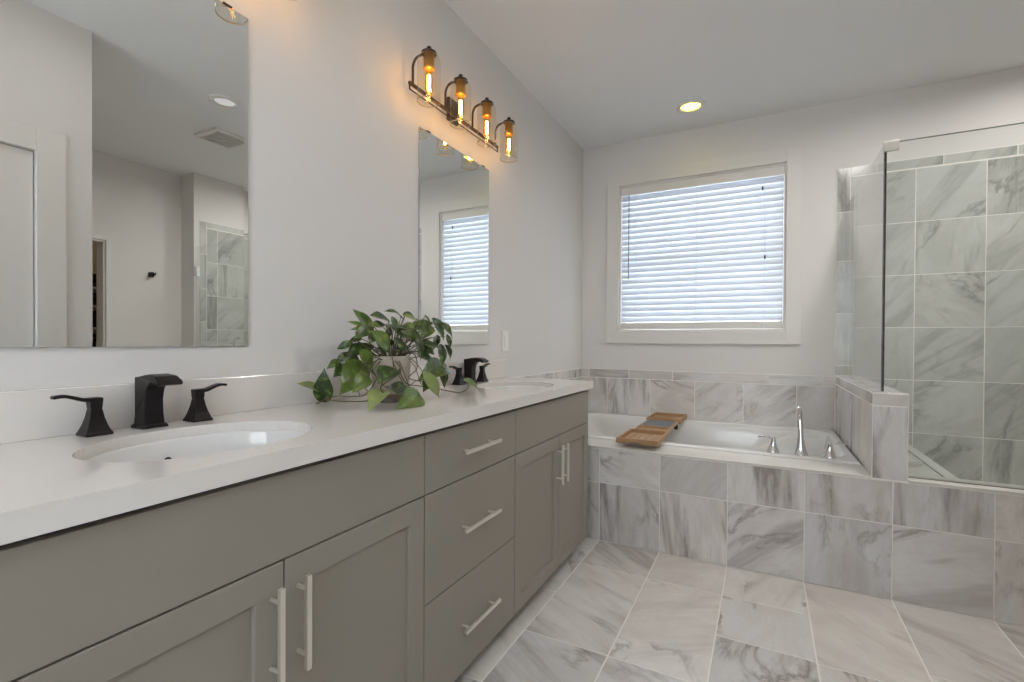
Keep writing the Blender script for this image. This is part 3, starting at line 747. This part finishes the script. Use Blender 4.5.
# ---------------------------------------------------------------- vanity light fixtures
def shade_parts(e, y):
    arm = smooth_path([(.048, y, .035), (.048, y, .09), (.050, y, .118), (.064, y, .140), (.090, y, .148), (.128, y, .150)], 5)
    MB().tube(arm, .0052, 10).build('arm', DBRONZE, e)
    so = MB().lathe([(.004, .153), (.006, .150), (.0215, .1465), (.0215, .086), (.0235, .084), (.0235, .078), (.014, .077)], (.130, y, 0), 24).build('socket', BRASS, e)
    MB().lathe([(.0225, .1475), (.031, .146), (.0315, .1395), (.0225, .139)], (.130, y, 0), 28, cap0=False, cap1=False).build('cap_ring', DBRONZE, e)
    MB().lathe([(.0, .170), (.009, .168), (.0095, .158), (.006, .152)], (.130, y, 0), 16, cap0=False).build('finial', BLACKM, e)
    gl = MB().lathe([(.026, .1365), (.038, .132), (.0445, .120), (.046, .105), (.046, -.050)], (.130, y, 0), 36, cap0=False, cap1=False)
    MB().lathe([(.0455, -.052), (.0468, -.052), (.0468, -.0485), (.0455, -.0485)], (.130, y, 0), 36, cap0=False, cap1=False).build('shade_rim', SHRIM, e)
    gl.build('glass_shade', CLEAR, e)
    b = MB().lathe([(.012, .077), (.0135, .068), (.016, .050), (.0165, -.002), (.012, -.018), (.005, -.026), (0, -.028)], (.130, y, 0), 20, cap0=False, cap1=False).build('bulb', AMBER, e)
    f = MB()
    for k in range(4):
        a = k*PI/2+.5; x_, y_ = .130+.005*math.cos(a), y+.005*math.sin(a)
        f.tube([(x_, y_, -.004), (x_, y_, .056)], .0014, 6)
    f.build('filament', FIL, b)
SHRIM = plain('glass_rim', srgb(190, 180, 160), .15)
def fixture(yc, label):
    e = empty('vanity_light', (0, yc, 2.118), label, 'wall light')
    MB().box(.001, .016, -.040, .040, .028, .135).build('backplate', DBRONZE, e, bevel=.002)
    MB().lathe([(.012, .02), (.012, .045)], (0, 0, .045), 14, axis='x').box(.043, .054, -.366, .366, .030, .042).build('rail', DBRONZE, e, bevel=.001)
    MB().tube([(.050, -.366, .010), (.050, .366, .010)], .0028, 8).box(.047, .052, -.366, -.361, .010, .032).box(.047, .052, .361, .366, .010, .032).build('lower_rail', DBRONZE, e)
    for k in range(4): shade_parts(e, -.342+.228*k)
    return e
fixture(-1.885, 'bronze four-bulb vanity light with clear glass shades above the far right mirror')
fixture(-3.222, 'bronze four-bulb vanity light above the left mirror, just past the top picture edge').location.z += .030

# ---------------------------------------------------------------- switch
sw = empty('light_switch', (0, -1.338, 1.106), 'white rectangular light switch plate on the wall right of the far mirror', 'switch')
MB().box(.0008, .006, -.038, .038, -.060, .060).build('plate', SWITCHP, sw, bevel=.002)
MB().box(.006, .0095, -.017, .017, -.034, .034).build('paddle', SWITCHP, sw, bevel=.001)

# ---------------------------------------------------------------- potted pothos
LEAVES = [
    ((0.16, -2.576, 1.145), (0.14, -2.634, 1.211), 0.50, 0),
    ((0.14, -2.565, 1.139), (0.1, -2.624, 1.175), 0.30, 0),
    ((0.16, -2.491, 1.173), (0.18, -2.599, 1.195), 0.50, 1),
    ((0.16, -2.426, 1.19), (0.16, -2.507, 1.217), 0.40, 2),
    ((0.12, -2.357, 1.202), (0.12, -2.27, 1.19), 0.50, 1),
    ((0.2, -2.622, 1.151), (0.2, -2.54, 1.147), 0.50, 0),
    ((0.26, -2.662, 1.126), (0.28, -2.607, 1.066), 0.75, 0),
    ((0.22, -2.537, 1.181), (0.24, -2.54, 1.135), 0.50, 1),
    ((0.24, -2.555, 1.145), (0.26, -2.487, 1.108), 0.60, 1),
    ((0.25, -2.478, 1.144), (0.28, -2.459, 1.087), 0.50, 3),
    ((0.2, -2.334, 1.198), (0.2, -2.296, 1.162), 0.35, 2),
    ((0.26, -2.363, 1.18), (0.28, -2.317, 1.109), 0.70, 1),
    ((0.18, -2.202, 1.171), (0.2, -2.144, 1.118), 0.60, 1),
    ((0.2, -2.19, 1.126), (0.22, -2.198, 1.072), 0.50, 2),
    ((0.28, -2.346, 1.086), (0.3, -2.357, 1.012), 0.50, 1),
    ((0.18, -2.173, 1.084), (0.18, -2.129, 1.024), 0.40, 2),
    ((0.27, -2.48, 1.108), (0.28, -2.447, 1.039), 0.70, 1),
    ((0.2, -2.346, 1.105), (0.2, -2.295, 1.058), 0.60, 1),
    ((0.22, -2.682, 1.069), (0.24, -2.643, 1.021), 0.80, 0),
    ((0.16, -2.651, 1.051), (0.18, -2.75, 0.997), 0.70, 1),
    ((0.1, -2.657, 1.036), (0.1, -2.707, 1.018), 0.60, 0),
    ((0.2, -2.662, 1.027), (0.25, -2.787, 0.952), 0.62, 0),
    ((0.06, -2.684, 0.909), (0.08, -2.702, 1.014), 0.62, 1),
    ((0.05, -2.696, 0.943), (0.04, -2.768, 0.974), 0.45, 3),
    ((0.24, -2.689, 1.029), (0.25, -2.644, 0.995), 0.60, 1),
    ((0.31, -2.633, 1.012), (0.32, -2.711, 0.983), 0.95, 1),
    ((0.33, -2.594, 0.939), (0.33, -2.683, 0.969), 0.65, 1),
    ((0.35, -2.565, 0.927), (0.38, -2.694, 0.905), 0.62, 0),
    ((0.32, -2.69, 0.95), (0.36, -2.79, 0.92), 0.60, 3),
    ((0.24, -2.701, 1.01), (0.26, -2.685, 0.972), 0.60, 0),
    ((0.28, -2.323, 1.006), (0.32, -2.509, 0.987), 0.50, 1),
    ((0.3, -2.366, 1.005), (0.31, -2.358, 0.933), 0.50, 1),
    ((0.33, -2.502, 0.992), (0.35, -2.434, 0.908), 0.45, 3),
    ((0.3, -2.215, 0.95), (0.33, -2.141, 0.905), 0.55, 0),
    ((0.27, -2.65, 1.079), (0.28, -2.593, 1.057), 0.60, 1),
    ((0.2, -2.405, 1.12), (0.18, -2.438, 1.164), 0.70, 1),
    ((0.2, -2.394, 1.169), (0.22, -2.322, 1.144), 0.50, 0),
    ((0.18, -2.256, 1.145), (0.16, -2.314, 1.172), 0.50, 1),
    ((0.26, -2.567, 1.111), (0.28, -2.54, 1.072), 0.50, 1),
    ((0.27, -2.44, 1.044), (0.28, -2.382, 1.015), 0.60, 1),
    ((0.26, -2.7, 0.995), (0.28, -2.769, 0.958), 0.70, 0),
    ((0.3, -2.427, 0.968), (0.32, -2.498, 0.936), 0.60, 1),
    ((0.14, -2.545, 1.157), (0.14, -2.479, 1.166), 0.50, 1),
    ((0.2, -2.451, 1.192), (0.22, -2.384, 1.171), 0.45, 3),
    ((0.15, -2.49, 1.155), (0.15, -2.458, 1.126), 0.50, 0),
    ((0.22, -2.491, 1.154), (0.24, -2.443, 1.141), 0.50, 0),
    ((0.24, -2.361, 1.158), (0.26, -2.434, 1.112), 0.60, 0),
    ((0.24, -2.31, 1.121), (0.25, -2.349, 1.075), 0.50, 1),
]
VINES = [
    [(0.2, -2.584, 1.05), (0.2, -2.675, 1.104), (0.16, -2.666, 1.094), (0.14, -2.651, 1.054)],
    [(0.22, -2.567, 1.036), (0.28, -2.712, 0.95), (0.22, -2.719, 0.935), (0.14, -2.71, 0.929), (0.1, -2.747, 0.908), (0.06, -2.689, 0.909)],
    [(0.22, -2.567, 1.036), (0.3, -2.699, 0.937), (0.22, -2.751, 0.923), (0.1, -2.723, 0.922)],
    [(0.24, -2.539, 1.042), (0.3, -2.568, 0.971), (0.3, -2.484, 0.951), (0.3, -2.353, 0.926), (0.31, -2.261, 0.91), (0.3, -2.188, 0.923), (0.3, -2.21, 0.949)],
    [(0.24, -2.539, 1.049), (0.26, -2.478, 1.062), (0.28, -2.481, 1.013), (0.3, -2.548, 0.983), (0.33, -2.5, 0.968)],
    [(0.24, -2.559, 1.05), (0.31, -2.6, 1.007), (0.33, -2.713, 0.965), (0.35, -2.646, 0.916), (0.35, -2.567, 0.927)],
    [(0.2, -2.514, 1.048), (0.2, -2.358, 1.066), (0.28, -2.339, 1.007)],
    [(0.2, -2.535, 1.048), (0.2, -2.612, 1.077), (0.14, -2.565, 1.139)],
]
def leaf(mb, tints, base, tip, wr, kind, rnd):
    base, tip = Vector(base), Vector(tip); ax = tip-base; L = ax.length; ax.normalize(); wr *= .84
    out = Vector((.62, -.45, .65)); out = out-ax*out.dot(ax); out.normalize()
    out = (out+ax.cross(out)*rnd.uniform(-.35, .35)).normalized()
    side = ax.cross(out).normalized(); w = L*wr*.52
    nl, nw = 14, 3; o = len(mb.v); fold = rnd.uniform(.18, .38); droop = rnd.uniform(.06, .16)*L
    rows = []
    for i in range(nl+1):
        t = i/nl
        hw = w*1.06*((math.sin(PI/2*min(1, t/.34))**.62) if t < .34 else math.cos((t-.34)/.66*PI/2)**1.2) if 0 < t < 1 else 0
        tt = t-.09*0
        for j in range(-nw, nw+1):
            s = j/nw; back = -.16*L*(1-t)**5*abs(s)**1.5
            h = abs(s)*hw*fold + .01*L*math.sin(t*9+s*2) - droop*(t-.0)**2 + droop*.6*math.sin(PI*t)
            rows.append(base+ax*(L*t+back)+side*(s*hw)+out*h)
    m = 2*nw+1; f = []
    for i in range(nl):
        for j in range(m-1):
            a = i*m+j; f.append((a, a+1, a+m+1, a+m))
    mb.add(rows, f, 0, True)
    g = {0: (.38+.4*rnd.random(), .03, 0), 1: (.02+.22*rnd.random(), 0, 0), 2: (.0, .0, 0), 3: (.75, .4, 0)}[kind]
    tints += [g]*len(rows)
rnd = random.Random(4)
plant = empty('potted_pothos', (.205, -2.53, .9003), 'trailing green pothos in a beige stoneware pot on the white countertop', 'plant')
def rel(mb): mb.v = [(v[0]-.205, v[1]+2.53, max(v[2]-.9003, .002)) for v in mb.v]; return mb
mb = MB(); tints = []
for (b_, t_, wr, kd) in LEAVES: leaf(mb, tints, b_, t_, wr, kd, rnd)
POTC = Vector((.205, -2.53, 1.05))
extra = random.Random(12)
STEMS = []
for k in range(34):                          # leaves on the sides the main ones leave bare
    a = extra.uniform(0, 2*PI); rr = extra.uniform(.03, .13); z = 1.06+extra.uniform(0, .10)
    b_ = POTC+Vector((rr*math.cos(a), rr*math.sin(a), z-1.05)); dirv = Vector((math.cos(a), math.sin(a), extra.uniform(-.9, .5))).normalized()
    if b_.x+dirv.x*.06 < .035: continue
    t_ = b_+dirv*extra.uniform(.045, .07)
    leaf(mb, tints, b_, t_, extra.uniform(.5, .7), extra.choice((0, 1, 1, 1)), extra); STEMS.append((b_, .4))
for v_i, v in enumerate(mb.v):
    if v[0] < .024: mb.v[v_i] = (.024+(.024-v[0])*.05, v[1], v[2])
fo_ = rel(mb).build('foliage', LEAF, plant)
at = fo_.data.attributes.new('leaf_tint', 'FLOAT_VECTOR', 'POINT'); at.data.foreach_set('vector', [c for t in tints for c in t])
sm_ = fo_.modifiers.new('smooth', 'SUBSURF'); sm_.levels = 1; sm_.render_levels = 1
mb = MB()
for vn in VINES: mb.tube(smooth_path(vn, 5), .0018, 6)
for (b_, t_, wr, kd) in LEAVES:
    b_ = Vector(b_)
    if b_.z < .99: continue
    s0_ = POTC+Vector(((b_.x-POTC.x)*.3, (b_.y-POTC.y)*.3, -.01)); s0_.x = min(max(s0_.x, .17), .25); s0_.y = min(max(s0_.y, -2.57), -2.49)
    mid = (s0_+b_)/2+Vector((0, 0, .025))
    mb.tube(smooth_path([s0_, mid, b_], 4), .0014, 5)
for b_, _ in STEMS:
    s0_ = POTC+(b_-POTC)*.25; s0_.z = 1.04
    mb.tube(smooth_path([s0_, (s0_+b_)/2+Vector((0, 0, .015)), b_], 4), .0013, 5)
low = random.Random(3)
for k in range(9):                          # bare looping stems around the pot
    a = low.uniform(-2.4, .9); p0 = POTC+Vector((.05*math.cos(a), .05*math.sin(a), 0)); p1 = POTC+Vector((.085*math.cos(a), .085*math.sin(a), -.03))
    a2 = a+low.uniform(-.7, .7); p2 = POTC+Vector((.105*math.cos(a2), .12*math.sin(a2), -.09)); p3 = POTC+Vector((.10*math.cos(a2+.4), .15*math.sin(a2+.4), low.uniform(-.14, -.05)))
    if min(p.x for p in (p1, p2, p3)) < .03: continue
    mb.tube(smooth_path([p0, p1, p2, p3], 5), .0014, 5)
rel(mb).build('stems', STEM, plant)
MB().lathe([(.0, 0), (.052, 0), (.055, .006), (.057, .026), (.0575, .0275)], n=40, cap0=False, cap1=False).build('pot_foot', POTB, plant)
MB().lathe([(.0575, .0275), (.062, .06), (.066, .110), (.068, .150), (.0665, .154), (.0625, .154), (.061, .140), (.0, .138)], n=40, cap0=False, cap1=False).build('pot', POT, plant)
MB().lathe([(.0605, .136), (.058, .146), (.03, .150), (0, .149)], n=30, cap0=False, cap1=False).build('soil', SOIL, plant)
